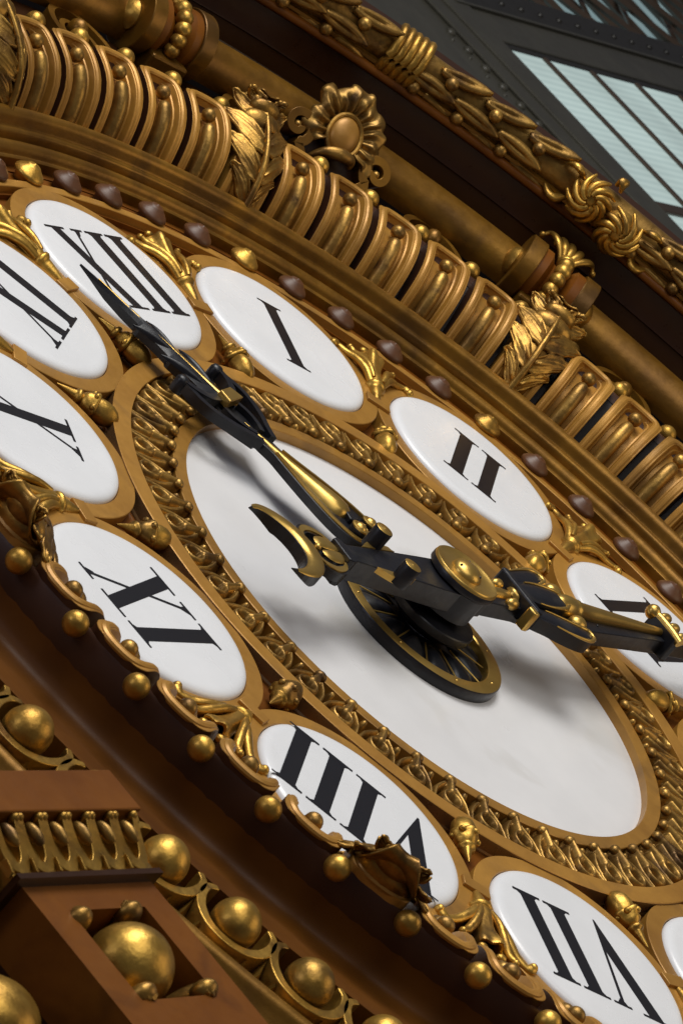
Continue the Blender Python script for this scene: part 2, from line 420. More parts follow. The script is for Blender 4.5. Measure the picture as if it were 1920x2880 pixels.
# ---- centre of the dial
hub = build('hub_ring', ring(MB(), [(.190, -.0200), (.196, -.0198), (.1962, .0020), (.1945, .0055)], n=120), 'black', clock)
build('gilt_rim', ring(MB(), [(.1945, .0055), (.191, .0066), (.165, .0066), (.1628, .0045), (.1625, -.0185)], n=120), 'handgold', hub)
rb = MB(); ring(rb, [(.05, -.002), (.10, -.006), (.1624, -.0185)], n=96)
for k in range(12):
    a0 = 2*PI*k/12
    def petal(u, v):
        r = .060+.098*u; wd = (.014+.058*(u**.8))*math.sqrt(max(0, 1-(max(0, u-.78)/.23)**2)); s = (v*2-1)*wd
        zz = -.015+.020*math.sqrt(max(0, 1-(v*2-1)**2))*(.4+.6*math.sin(PI*min(1, u*.9+.08)))
        x, y = r, s*.52
        return (x*math.cos(a0)-y*math.sin(a0), x*math.sin(a0)+y*math.cos(a0), zz)
    rb.add(*grid(12, 9, petal))
build('ribbed_rosette', rb, 'black', hub, auto=1.2)
rg = MB()
for k in range(12):
    a0 = 2*PI*(k+.5)/12; c, s = math.cos(a0), math.sin(a0)
    tube(rg, [(.075*c, .075*s, .001), (.158*c, .158*s, -.005)], .0018, 5)
build('gilt_rays', rg, 'handgold', hub)
for k in range(8):
    a0 = 2*PI*k/8+.35; ell(rg := MB(), (.178*math.cos(a0), .178*math.sin(a0), .0066), (.003, .003, .0022), 8, 6); build('screw', rg, 'handgold', hub)
build('collar_disc', lathe(MB(), [(.060, .004), (.088, .022), (.0945, .026), (.0950, .042), (.093, .0445), (.080, .046), (.030, .050), (.028, .050)], n=80), 'black', hub)
build('spindle', lathe(MB(), [(.026, .045), (.026, .075), (.018, .08), (.018, .10)], n=24), 'black', hub)

# ---- hour hand (points between XI and XII)
hour = bpy.data.objects.new('hour_hand', None); col.objects.link(hour); hour.parent = clock; hour.rotation_euler = (0, 0, rad(105)); hour['label'] = 'black hour hand with gilded teardrop'
def mirror(L): return L+[(x, -y) for x, y in reversed(L) if abs(y) > 1e-6]
HZ = .055
# blade with leaf barbs
blade = [(.972, .0004), (.940, .0028), (.890, .0078), (.840, .0128), (.806, .0175), (.797, .0330), (.790, .0345), (.765, .029), (.735, .031), (.712, .036), (.706, .050), (.699, .0525), (.670, .048), (.640, .050), (.618, .056), (.606, .044), (.590, .036), (.560, .036)]
def blade_mesh():
    mb = MB(); vs = []; fs = []
    for (x, y) in blade:
        th = .022*min(1, (.98-x)/.12+.10); top = .006*min(1, (.98-x)/.15+.1)
        y *= .78
        vs += [(x, y, HZ-th), (x, y, HZ-.004), (x, y*.42, HZ+top*.6), (x, 0, HZ+top), (x, -y*.42, HZ+top*.6), (x, -y, HZ-.004), (x, -y, HZ-th)]
    for i in range(len(blade)-1):
        for j in range(6): fs.append((i*7+j, (i+1)*7+j, (i+1)*7+j+1, i*7+j+1))
        fs.append((i*7+6, (i+1)*7+6, (i+1)*7, i*7))
    mb.add(vs, fs); return mb
build('blade', blade_mesh(), 'black', hour, auto=.3)
g = MB(); ridge(g, [(.925, 0), (.85, 0), (.75, 0), (.65, 0), (.60, 0), (.588, 0)], [.0018, .0030, .0042, .0054, .0070, .0150], HZ+.0035, .0085)
build('gilt_spine', g, 'handgold', hour)
g = MB(); prism(g, [(.592, -.026), (.560, -.036), (.560, .036), (.592, .026)], HZ, HZ+.020); build('gilt_block', g, 'handgold', hour, smooth=False, bevel=.002)
# acanthus barbs laid beside the blade
g = MB()
for s in (-1, 1):
    for (x0, x1, w, yy) in ((.690, .806, .008, .020), (.600, .722, .010, .032)):
        P = smoothpath([(x0, s*(yy-.022)), (x0*.6+x1*.4, s*(yy-.010)), (x0*.25+x1*.75, s*(yy+.004)), (x1, s*(yy+.016))], 4)
        n = len(P); ridge(g, P, [max(.0015, w*math.sin(PI*(.12+.86*i/(n-1)))) for i in range(n)], HZ-.006, .014)
build('barbs', g, 'black', hour, auto=1.0)
# scrolled frame below the block, open loops
g = MB()
for s in (-1, 1):
    P = smoothpath([(.585, s*.030), (.592, s*.060), (.612, s*.082), (.640, s*.094), (.652, s*.086)], 4); n = len(P)
    strip(g, P, [.010-.003*i/n for i in range(n)], HZ-.016, HZ+.008)
    lathe(g, [(.0005, HZ+.012), (.010, HZ+.011), (.0145, HZ+.004), (.0145, HZ-.024)], (.648, s*.094, 0), n=18)
    P = smoothpath([(.655, s*.088), (.600, s*.104), (.560, s*.098), (.520, s*.076), (.488, s*.048), (.462, s*.028)], 4)
    strip(g, P, .0078, HZ-.016, HZ+.006)
    P = smoothpath([(.560, s*.036), (.535, s*.040), (.505, s*.030), (.485, s*.014)], 4)
    strip(g, P, .0065, HZ-.024, HZ+.004)
prism(g, [(.575, -.040), (.520, -.060), (.470, -.034), (.47, .034), (.52, .060), (.575, .040)], HZ-.024, HZ-.008)
build('scroll_frame', g, 'black', hour, auto=.9)
# teardrop body
body = smoothpath([(.475, 0), (.470, .022), (.430, .024), (.400, .034), (.350, .050), (.300, .064), (.250, .073), (.210, .070), (.175, .050), (.150, .020), (.140, 0)], 3)
bodyo = body+[(x, -y) for x, y in reversed(body[1:-1])]
g = MB(); prism(g, bodyo, HZ-.022, HZ-.002); build('body', g, 'black', hour, bevel=.002)
rim = smoothpath([(.430, .016), (.390, .028), (.340, .045), (.290, .058), (.245, .064), (.205, .060), (.178, .042), (.160, .014)], 4)
g = MB()
for s in (-1, 1): strip(g, [(x, s*y) for x, y in rim], .0034, HZ-.004, HZ+.0035)
build('gilt_edge', g, 'handgold', hour)
g = MB(); P = [(.520, 0), (.49, 0), (.45, 0), (.40, 0), (.35, 0), (.31, 0), (.28, 0), (.262, 0), (.250, 0), (.243, 0)]
ridge(g, P, [.001, .0045, .0085, .014, .022, .029, .033, .031, .022, .004], HZ-.004, .021); build('gilt_teardrop', g, 'handgold', hour, auto=1.2)
for s in (-1, 1):
    g = MB(); lathe(g, [(.019, HZ-.004), (.019, HZ+.012)], (.208, s*.031, 0), n=28); kb = build('knob', g, 'black', hour)
    g = MB(); lathe(g, [(.0192, HZ+.012), (.0195, HZ+.015), (.0150, HZ+.0165), (.0135, HZ+.0155), (.0120, HZ+.018), (.007, HZ+.0215), (.0003, HZ+.0225)], (.208, s*.031, 0), n=28); build('knob_cap', g, 'handgold', kb)
g = MB(); prism(g, [(.26, .004), (.235, .022), (.225, .012), (.228, -.012), (.240, -.022)], HZ-.004, HZ+.010); build('wedge', g, 'black', hour, bevel=.002)
g = MB(); prism(g, [(.19, .045), (.10, .038), (0, .03), (0, -.03), (.10, -.038), (.19, -.045)], HZ-.030, HZ-.006); build('hub_arm', g, 'black', hour, bevel=.002)
g = MB(); dome(g, [(.168, .0), (.160, .018), (.135, .020), (.120, .010), (.115, 0), (.120, -.010), (.135, -.020), (.160, -.018)], HZ-.006, .018, .14, 0); build('gilt_tail', g, 'handgold', hour, auto=1.2)

# ---- minute hand (points past III, crescent counterweight towards IX)
mh = bpy.data.objects.new('minute_hand', None); col.objects.link(mh); mh.parent = clock; mh.rotation_euler = (0, 0, rad(-9)); mh['label'] = 'black minute hand with gilded leaves and crescent counterweight'
MZ = .120
g = MB(); prism(g, [(.075, -.040), (.075, .040), (-.02, .052), (-.10, .046), (-.25, .033), (-.372, .022), (-.372, -.022), (-.25, -.033), (-.10, -.046), (-.02, -.052)], MZ-.048, MZ)
build('counter_arm', g, 'black', mh, smooth=False, bevel=.002)
g = MB(); lathe(g, [(.062, MZ-.062), (.066, MZ-.060), (.066, MZ), (.0735, MZ+.002), (.0755, MZ+.004), (.0755, MZ+.015), (.074, MZ+.017)], n=90); bs = build('boss', g, 'black', mh)
g = MB(); lathe(g, [(.0745, MZ+.017), (.0740, MZ+.021), (.0715, MZ+.0235), (.0670, MZ+.0225), (.0640, MZ+.0205), (.0345, MZ+.0190), (.0340, MZ+.021), (.0330, MZ+.0245), (.0270, MZ+.031), (.0170, MZ+.0360), (.0080, MZ+.0378), (.0003, MZ+.0382)], n=90); build('gilt_cap', g, 'handgold', bs)
for k in range(3):
    a0 = 2*PI*k/3+.9; ell(g := MB(), (.026*math.cos(a0), .026*math.sin(a0), MZ+.031), (.0032, .0032, .003), 8, 6); build('screw', g, 'black', bs)
for s in (-1, 1):
    g = MB(); lathe(g, [(.0195, MZ-.01), (.0195, MZ+.036), (.0185, MZ+.0375)], (-.245, s*.050, 0), n=30); bl = build('bolt', g, 'black', mh)
    g = MB(); lathe(g, [(.0187, MZ+.0374), (.0178, MZ+.0380), (.0055, MZ+.0382), (.003, MZ+.0395), (.0003, MZ+.040)], (-.245, s*.050, 0), n=30); build('bolt_cap', g, 'handgold', bl)
    P = smoothpath([(-.300, s*.028), (-.275, s*.044), (-.245, s*.055), (-.215, s*.050), (-.185, s*.038)], 4); n = len(P)
    g = MB(); prism(g, [(x, y) for x, y in P], MZ-.012, MZ+.0015); build('gilt_lug', g, 'handgold', mh, smooth=False)
g = MB(); prism(g, [(-.368, -.030), (-.368, .030), (-.380, .034), (-.392, .030), (-.392, -.030), (-.380, -.034)], MZ-.060, MZ+.004); build('arm_collar', g, 'black', mh, smooth=False, bevel=.002)
# gilded lobes and curls between collar and crescent
g = MB()
for s in (-1, 1):
    o = smoothpath([(-.392, s*.002), (-.395, s*.024), (-.415, s*.036), (-.440, s*.034), (-.452, s*.020), (-.445, s*.004)], 4, True)
    dome(g, o, MZ-.006, .0045, -.420, s*.018, 5, .35)
lb = build('gilt_lobes', g, 'handgold', mh, auto=1.2)
g = MB()
for s in (-1, 1):
    P = smoothpath([(-.398, s*.030), (-.415, s*.048), (-.445, s*.056), (-.470, s*.046), (-.478, s*.030)], 4); n = len(P)
    strip(g, P, [.006+.006*math.sin(PI*i/(n-1)) for i in range(n)], MZ-.028, MZ-.008)
prism(g, [(-.39, -.02), (-.39, .02), (-.49, .016), (-.49, -.016)], MZ-.030, MZ-.012)
build('curls', g, 'black', mh, auto=.8)
g = MB()
for s in (-1, 1):
    P = smoothpath([(-.398, s*.030), (-.415, s*.048), (-.445, s*.056), (-.470, s*.046), (-.478, s*.030)], 4); n = len(P)
    strip(g, P, [.002+.005*math.sin(PI*i/(n-1)) for i in range(n)], MZ-.009, MZ-.005)
ell(g, (-.460, 0, MZ-.006), (.008, .008, .008))
build('gilt_curl_face', g, 'handgold', mh, auto=.8)
def crescent(w):
    outer = smoothpath([(-.606, .076), (-.566, .092), (-.526, .082), (-.488, .048), (-.472, -.004), (-.486, -.056), (-.524, -.090), (-.570, -.100), (-.618, -.088)], 4)
    inner = smoothpath([(-.618, -.088), (-.588, -.084), (-.558, -.070), (-.530, -.040), (-.520, -.002), (-.527, .034), (-.552, .064), (-.580, .078), (-.606, .076)], 4)
    n = len(outer); c = [((outer[i][0]+inner[n-1-i][0])/2, (outer[i][1]+inner[n-1-i][1])/2) for i in range(n)]
    hw = [max(.0004, (Vector(outer[i])-Vector(inner[n-1-i])).length/2) for i in range(n)]
    return c, hw, outer+inner[1:-1]
c, hw, cout = crescent(0)
g = MB(); prism(g, cout, 0, 1)
def tipd(x, y): return min(math.hypot(x+.606, y-.076), math.hypot(x+.618, y+.088))
g.v = [(x, y, MZ-.006 if z > .5 else MZ-.008-.024*min(1, tipd(x, y)/.07)) for x, y, z in g.v]
cr = build('crescent', g, 'black', mh, smooth=False, bevel=.0012)
g = MB(); ridge(g, c[2:-2], [max(.0003, x*.93-.001) for x in hw[2:-2]], MZ-.0065, .008); build('gilt_face', g, 'handgold', cr, auto=1.0)
# pointing side
g = MB(); prism(g, [(.06, .038), (.19, .032), (.34, .058), (.52, .042), (.735, .022), (1.15, .006), (1.15, -.006), (.735, -.024), (.52, -.044), (.34, -.060), (.19, -.034), (.06, -.038)], MZ-.046, MZ-.010)
build('pointer', g, 'black', mh, smooth=False, bevel=.002)
g = MB(); ridge(g, [(.07, 0), (.10, 0), (.14, 0), (.170, 0), (.185, 0)], [.014, .014, .015, .013, .004], MZ-.012, .014); build('gilt_bar', g, 'handgold', mh, auto=1.2)
for s in (-1, 1):
    g = MB(); ell(g, (.160, s*.028, MZ-.008), (.019, .012, .013)); build('gilt_bead', g, 'handgold', mh)
g = MB(); prism(g, [(.190, -.066), (.190, .060), (.200, .066), (.210, .060), (.210, -.066), (.200, -.072)], MZ-.034, MZ+.014); cb = build('cross_bar', g, 'black', mh, smooth=False, bevel=.004)
g = MB(); prism(g, [(.178, -.074), (.176, -.052), (.190, -.046), (.198, -.060), (.194, -.074)], MZ-.034, MZ+.012)
build('gilt_bar_end', g, 'handgold', cb, bevel=.003)
g = MB(); dome(g, smoothpath([(.186, -.020), (.176, 0), (.186, .020), (.192, 0)], 3, True), MZ-.004, .012, .185, 0); build('gilt_leaf_base', g, 'handgold', cb)
# three leaves: middle and two side ones with gilded rims
def leafshape(L, w, z, h, nm):
    P = smoothpath(L, 5); n = len(P)
    half = [w*(.35+.65*math.sin(PI*min(1, .10+.82*i/(n-1)))) for i in range(n)]; half[-1] *= .25; half[-2] *= .65; half[-3] *= .85
    g = MB(); strip(g, P, half, z-.030, z); 
    lo = build(nm, g, 'black', mh, auto=.6)
    g = MB()
    e1 = []; e2 = []
    for i, (x, y) in enumerate(P):
        a = Vector(P[max(i-1, 0)]); b = Vector(P[min(i+1, n-1)]); t = (b-a).normalized()
        e1.append((x-t.y*half[i]*.93, y+t.x*half[i]*.93)); e2.append((x+t.y*half[i]*.93, y-t.x*half[i]*.93))
    path = e1[n//4:]+[P[-1]]+list(reversed(e2))[:-n//4]
    tube(g, [(x, y, z+.001) for x, y in path], [.0018+.0036*math.sin(PI*i/(len(path)-1))**2 for i in range(len(path))], 8)
    build('gilt_rim', g, 'handgold', lo, auto=1.2)
    g = MB(); ridge(g, P[:-1], [q*.85 for q in half[:-1]], z-.001, h); build('leaf_face', g, 'black', lo, auto=1.2)
leafshape([(.205, 0), (.25, 0), (.31, .0), (.362, 0)], .036, MZ+.010, .007, 'middle_leaf')
leafshape([(.205, .054), (.240, .052), (.280, .060), (.328, .072), (.350, .064)], .025, MZ+.002, .005, 'side_leaf')
leafshape([(.205, -.056), (.250, -.060), (.300, -.076), (.348, -.088), (.372, -.078)], .026, MZ+.002, .005, 'side_leaf')
g = MB(); lathe(g, [(.0005, .325), (.016, .330), (.024, .344), (.0275, .362), (.0265, .382), (.0215, .398), (.0225, .400), (.0235, .408), (.0205, .414), (.0190, .417), (.0185, .46), (.0150, .56), (.0115, .65), (.0085, .728)], (0, 0, MZ-.006), 'x', 26); build('gilt_rod', g, 'handgold', mh, auto=.8)
for s in (-1, 1):
    g = MB(); ell(g, (.372, s*.046, MZ-.006), (.024, .020, .017)); build('gilt_pod', g, 'handgold', mh)
    g = MB(); ell(g, (.47, s*.028, MZ-.010), (.0035, .0035, .003), 8, 6); build('rivet', g, 'black', mh)
g = MB(); prism(g, [(.728, -.042), (.728, .042), (.746, .045), (.746, -.045)], MZ-.045, MZ+.012); cb2 = build('tip_collar', g, 'black', mh, smooth=False, bevel=.003)
g = MB(); tube(g, [(.738, -.048, MZ+.008), (.738, -.02, MZ+.011), (.738, .02, MZ+.011), (.738, .048, MZ+.008)], .010, 12)
for y in (-.030, 0, .030): ell(g, (.762, y, MZ+.008), (.022, .012, .014))
ell(g, (.735, .046, MZ+.008), (.017, .017, .017))
build('gilt_collar_beads', g, 'handgold', cb2, auto=1.2)

# ================================================================== CARVED FRAME
fr = thing('carved_frame', 'ring of gilded mouldings with beaded brackets and acanthus leaves around the clock', 'frame')
moul = [(1.345, -.040), (1.3455, .000), (1.348, .006), (1.354, .008), (1.358, .006), (1.361, .014), (1.366, .021), (1.374, .025), (1.383, .024), (1.388, .020), (1.390, .022), (1.391, .034), (1.394, .040), (1.400, .0425),
        (1.407, .042), (1.410, .050), (1.413, .062), (1.420, .070), (1.430, .073), (1.439, .070), (1.445, .062), (1.448, .050), (1.449, .030), (1.458, .025), (1.475, .025)]
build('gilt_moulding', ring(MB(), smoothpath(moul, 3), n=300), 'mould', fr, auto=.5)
build('bracket_bed', ring(MB(), [(1.450, .000), (1.50, .040), (1.545, .096), (1.595, .140), (1.612, .150), (1.614, .04)], n=240), 'back', fr)  # near-black colour puts shade into the gaps between brackets
# bracket path in (r, z), front face
BP = smoothpath([(1.452, .028), (1.468, .076), (1.490, .120), (1.522, .151), (1.563, .168), (1.602, .175), (1.628, .173)], 6)
def bpt(u, s, h):
    n = len(BP)-1; i = max(0, min(n-1e-6, u*n)); j = int(i); q = i-j
    r = BP[j][0]*(1-q)+BP[j+1][0]*q; z = BP[j][1]*(1-q)+BP[j+1][1]*q
    a = BP[max(j-1, 0)]; b = BP[min(j+2, n)]; t = Vector((b[0]-a[0], b[1]-a[1])).normalized()
    return (r-t.y*h, s*r/1.60, z+t.x*h)
RW, IW = .0605, .0375
US = [0, .08, .16, .24, .32, .40, .48, .56, .64, .72, .78, .82, .85, .875, .895, .90, .93, .96, .98, .993, 1.0]
def ow(u): return RW if u < .80 else RW-.036*(1-math.sqrt(max(0, 1-((u-.80)/.20)**2)))
def iw(u): return IW if u < .74 else IW-.016*(1-math.sqrt(max(0, 1-((min(u, .897)-.74)/.158)**2)))
def bracket():
    mb = MB()
    rows = []
    for u in US:
        o = ow(u); w = iw(u); end = u > .896
        d = lambda h: 0 if end else h
        q = [(-o, -.0012), (-o+.0012, 0), (-w-.0015, 0), (-w, -.0012), (-w+.0035, d(-.014)), (-w+.0070, d(-.0155)), (-w+.0080, d(-.0285)), (0, d(-.0300))]
        q = q+[(-a, b) for a, b in reversed(q[:-1])]
        rows.append([bpt(u, a, b) for a, b in q])
    k = len(rows[0])
    mb.add([p for r in rows for p in r], [(i*k+j, (i+1)*k+j, (i+1)*k+j+1, i*k+j+1) for i in range(len(rows)-1) for j in range(k-1)])
    # rolled lip following the scalloped outer end
    Q = [(.06, .0490), (.20, .0490), (.35, .0490), (.50, .0490), (.60, .0490), (.70, .0488), (.78, .0475), (.84, .0435), (.89, .0370), (.925, .0270), (.945, .0140), (.950, 0)]
    Q = [(u, -x) for u, x in Q]+[(u, x) for u, x in reversed(Q[:-1])]
    Q = smoothpath(Q, 3); n = len(Q)
    tube(mb, [bpt(u, x, -.0025) for u, x in Q], [.0045+.0055*math.sin(PI*i/(n-1))**.5 for i in range(n)], 10, .75)
    return mb
def bracket_side():
    mb = MB(); L = []
    for s in (-1, 1):
        pts = [(u, s*ow(u)) for u in US]
        L.append(pts)
    path = L[0]+list(reversed(L[1]))
    vs = []
    for u, s_ in path:
        p = bpt(u, s_, -.0012); b = (p[0]+(.006 if u > .8 else 0), p[1], min(.02, p[2]-.002)); vs += [p, b]
    mb.add(vs, [(2*i, 2*i+2, 2*i+3, 2*i+1) for i in range(len(path)-1)])
    return mb
def rodmesh():
    mb = MB()
    tube(mb, [bpt(u, 0, -.015) for u in (.0, .08, .16, .24, .32, .40, .47, .52, .555, .575, .585)], [.0178, .0178, .0178, .0178, .0178, .0178, .0178, .017, .0145, .010, .003], 20, .95, up=Vector((0, 1, 0)))
    return mb
br = None; lf = None; bb = None
def acanthus():
    """acanthus climbing over the frame: ribbed leaflets fanning off a stem, tips rolling outwards"""
    mb = MB()
    sp_ = smoothpath([(1.438, .062), (1.458, .110), (1.488, .150), (1.532, .180), (1.580, .200), (1.616, .210), (1.636, .226), (1.636, .240), (1.622, .246)], 10)
    def S(u, s, h):
        u = max(0, min(1, u))
        i = max(0, min(1, u))*(len(sp_)-1); j = int(i); q = i-j; j2 = min(j+1, len(sp_)-1)
        r = sp_[j][0]*(1-q)+sp_[j2][0]*q; z = sp_[j][1]*(1-q)+sp_[j2][1]*q
        a = sp_[max(j-1, 0)]; b = sp_[min(j+1, len(sp_)-1)]; t = Vector((b[0]-a[0], b[1]-a[1])).normalized()
        env = .040+.040*math.sin(PI*min(1, u*.92)**.8)
        h = h-.040*s*s
        return (r-t.y*h, s*env*r/1.6, z+t.x*h)
    mb.add(*grid(26, 21, lambda u, v: S(u*.93, (v*2-1)*.72*(1-.5*max(0, u-.75)/.25), -.004)))
    def leaflet(u0, du, s1, wd, curl, side):
        def fn(t, v):
            q = v*2-1
            w = wd*(max(0, math.sin(PI*min(1, .12+.88*t*.97)))**.8)*(1+.10*math.cos(t*PI*7)*abs(q))
            if t > .95: w *= .45
            hh = .003+.006*(1-q*q)-.0035*math.exp(-(q*6)**2)+.0018*math.cos(q*PI*5)+curl*t**3+.004*math.cos(q*PI*2.5)*(1-t)
            return S(u0+du*t+w*q, side*s1*(t**.85)+.12*w*q*side, hh)
        mb.add(*grid(16, 15, fn))
    for side in (-1, 1):
        for u0, du, s1, wd, curl in ((.03, .16, 1.00, .085, .010), (.17, .20, 1.14, .100, .018), (.34, .22, 1.18, .105, .022), (.52, .22, 1.08, .100, .024), (.68, .20, .84, .085, .020)):
            leaflet(u0, du, s1, wd, curl, side)
    def tip(t, v):
        q = v*2-1; u = .60+.40*t; w = .55*math.sin(PI*min(1, .25+.62*t))*(1+.10*math.cos(t*PI*6)*abs(q))
        return S(u, w*q, .008+.006*(1-q*q)+.004*math.cos(q*PI*3))
    mb.add(*grid(18, 17, tip))
    ell(mb, (1.598, 0, .184), (.034, .056, .036), 18, 12); ell(mb, (1.618, 0, .214), (.020, .040, .026), 16, 10)
    tube(mb, [S(u/20, 0, .010) for u in range(0, 18)], [.0095-.0003*u for u in range(18)], 10)
    return mb
hb0 = None
for k in range(72):
    a = rad(90-5*k)
    vis = seen(1.57, a, .15, 200)
    if not vis: continue
    if k % 6 == 0:
        if lf is None: lf = build('acanthus_leaf', acanthus(), 'leafgold', fr, auto=1.3); lf.rotation_euler = (0, 0, a); sl = lf.modifiers.new('t', 'SOLIDIFY'); sl.thickness = .004
        else: dup(lf, fr, a)
        if hb0 is None: g = bracket_side(); b_ = bracket(); g.add(b_.v, b_.f); hb0 = build('leaf_seat', g, 'bronze', fr, auto=.45); hb0.rotation_euler = (0, 0, a)
        else: dup(hb0, fr, a)
    else:
        if br is None:
            br = build('bracket', bracket(), 'bronze', fr, auto=.45); br.rotation_euler = (0, 0, a)
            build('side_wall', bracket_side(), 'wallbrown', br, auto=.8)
            build('rod', rodmesh(), 'oldgold', br, auto=1.2)
            g = MB(); ell(g, (1.5665, 0, .160), (.0168, .0168, .0168), 20, 13); build('bead', g, 'oldgold', br)
        else: dup(br, fr, a)
    a2 = a-rad(2.5)
    if bb is None:
        g = MB(); ell(g, (1.653, 0, .160), (.0225, .0225, .0225), 24, 15); bb = build('ball', g, 'gold', fr); bb.rotation_euler = (0, 0, a2)
    else: dup(bb, fr, a2)
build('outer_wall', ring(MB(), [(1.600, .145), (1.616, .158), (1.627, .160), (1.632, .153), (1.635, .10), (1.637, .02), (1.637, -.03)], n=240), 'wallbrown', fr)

# ================================================================== HOUSING, lower part (cove with egg and dart)
lowr = thing('cove_surround', 'dark brown cove ending in an egg and dart border below the clock', 'moulding')
A0, A1 = 140, 262
build('cove', ring(MB(), smoothpath([(1.634, .112), (1.637, .080), (1.644, .055), (1.662, .043), (1.70, .046), (1.76, .064), (1.83, .085), (1.892, .105)], 5)+[(1.900, .106), (1.902, .070)], A0, A1, 160), 'covebrown', lowr, auto=.6)
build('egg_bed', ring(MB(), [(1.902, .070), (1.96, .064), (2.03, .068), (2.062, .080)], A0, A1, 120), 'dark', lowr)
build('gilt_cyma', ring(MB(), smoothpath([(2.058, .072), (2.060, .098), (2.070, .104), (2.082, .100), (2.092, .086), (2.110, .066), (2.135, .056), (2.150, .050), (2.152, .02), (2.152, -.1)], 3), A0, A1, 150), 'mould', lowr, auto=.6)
build('lower_wall', ring(MB(), [(2.14, -.02), (2.5, -.02), (3.6, -.02)], A0, A1, 60), 'brown', lowr)
eg = ed = ec = None
def eggcup():
    mb = MB()
    P = smoothpath([(1.912, -.052), (1.930, -.066), (1.965, -.068), (2.005, -.058), (2.036, -.034), (2.046, 0), (2.036, .034), (2.005, .058), (1.965, .068), (1.930, .066), (1.912, .052)], 4)
    n = len(P); strip(mb, P, [.0055+.0045*math.sin(PI*i/(n-1)) for i in range(n)], .066, .112)
    return mb
def dart():
    mb = MB()
    for x1, y1, w in ((2.052, 0, .010), (2.046, -.030, .007), (2.046, .030, .007)):
        vs = [(1.925, 0, .075), (x1, y1-w, .075), (x1, y1+w, .075), (1.93, 0, .106), ((1.93+x1)/2, y1/2, .108), (x1, y1, .104)]
        mb.add(vs, [(0, 1, 5, 4, 3), (0, 3, 4, 5, 2), (1, 2, 5)])
    return mb
for k in range(30):
    a = rad(-167.94-12.6+4.2*k)
    if not seen(1.99, a, .13, 260): continue
    if eg is None:
        g = MB(); ell(g, (1.985, 0, .114), (.047, .041, .042), 26, 17); eg = build('egg', g, 'gold', lowr); eg.rotation_euler = (0, 0, a)
        ec = build('egg_cup', eggcup(), 'gold', lowr, auto=.5, bevel=.0015); ec.rotation_euler = (0, 0, a)
        ed = build('dart', dart(), 'gold', lowr, auto=.4); ed.rotation_euler = (0, 0, a+rad(2.1))
    else: dup(eg, lowr, a); dup(ec, lowr, a); dup(ed, lowr, a+rad(2.1))

# ---- block console bottom left
cs = thing('corner_console', 'chestnut brown block console with a gilded leaf capital and a ball in a square panel', 'console', (-2.40, -.98, .25))
g = MB()
# local: x right, y up, z out; panel front face z=0 with square opening
fx, fy0, fy1 = .168, -.28, .125
ox0, ox1, oy0, oy1 = -.098, .098, -.092, .078
for (x0, x1, y0, y1) in ((-fx, ox0, fy0, fy1), (ox1, fx, fy0, fy1), (ox0, ox1, fy0, oy0), (ox0, ox1, oy1, fy1)): box(g, x0, x1, y0, y1, -.10, 0)
bmode = build('panel_frame', g, 'brown', cs, smooth=False)
g = MB(); box(g, -fx+.001, fx-.001, fy0+.001, fy1-.001, -.36, -.085); build('core', g, 'dark', cs, smooth=False)
g = MB(); ell(g, (-.000, -.004, -.034), (.070, .064, .066), 36, 22); build('ball', g, 'gold', cs)
for q, (cx, cy) in enumerate(((-.082, .066), (.055, .072), (-.075, -.078), (.086, -.080))):
    g = MB(); sx = 1 if cx > 0 else -1; sy = 1 if cy > 0 else -1
    ell(g, (cx, cy, -.010), (.024, .017, .026), 16, 10)
    for j in range(4):
        an = rad(20+j*40); P = smoothpath([(cx-sx*.02, cy-sy*.02, -.05), (cx-sx*.004*j, cy-sy*.004*(3-j), -.015), (cx+sx*.014*math.cos(an), cy+sy*.014*math.sin(an), .006)], 4)
        tube(g, P, [.010, .010, .010, .0095, .009, .0085, .0075, .0065, .005], 8)
    build('corner_leaf', g, 'leafgold', cs, auto=1.2)
g = MB(); prism(g, [(-.205, .222), (.196, .222), (.196, .302), (-.205, .302)], -.36, .050); build('abacus', g, 'brown', cs, smooth=False, bevel=.003)
g = MB(); prism(g, [(-.190, .125), (.182, .125), (.182, .135), (-.190, .135)], -.36, .018)
build('fillet', g, 'dark', cs, smooth=False)
# leaf moulding (lesbian cyma) under the abacus: front and right/left returns
def cyma_leaf(mb, cx):
    # one U shaped ribbon with a slit, leaning forward to the top
    P = smoothpath([(cx-.0255, .216), (cx-.0250, .190), (cx-.0190, .160), (cx, .146), (cx+.0190, .160), (cx+.0250, .190), (cx+.0255, .216)], 4)
    n = len(P); m0 = MB(); strip(m0, P, [.0052+.0048*math.sin(PI*i/(n-1)) for i in range(n)], 0, 1)
    m0.v = [(x, y, (.014+.030*max(0, (y-.145)/.07)**1.3) if z > .5 else .004) for x, y, z in m0.v]
    mb.add(m0.v, m0.f)
    for s in (-1, 1): ell(mb, (cx+s*.0255, .217, .040), (.0085, .007, .010), 10, 7)
    mb.add([(cx-.031, .136, .006), (cx-.037, .136, .006), (cx-.034, .165, .006), (cx-.031, .137, .018), (cx-.037, .137, .018), (cx-.034, .160, .024)], [(0, 3, 5, 2), (1, 2, 5, 4), (0, 1, 4, 3), (3, 4, 5)])
g = MB()
prism(g, [(-.186, .135), (.178, .135), (.182, .148), (.184, .222), (-.192, .222), (-.190, .148)], -.34, .010)
for j in range(6): cyma_leaf(g, -.160+j*.0615)
for j in range(2):      # left return, facing away from the clock
    m0 = MB(); cyma_leaf(m0, -.03-j*.0615); g.add([(-.186-z, y, x) for x, y, z in m0.v], m0.f)
build('leaf_moulding', g, 'gold', cs, auto=.6, bevel=.0012)
for j in range(6):
    g = MB(); ell(g, (-.160+j*.0615, .194, .032), (.0090, .0215, .011), 14, 10); build('bud', g, 'oldgold', cs)
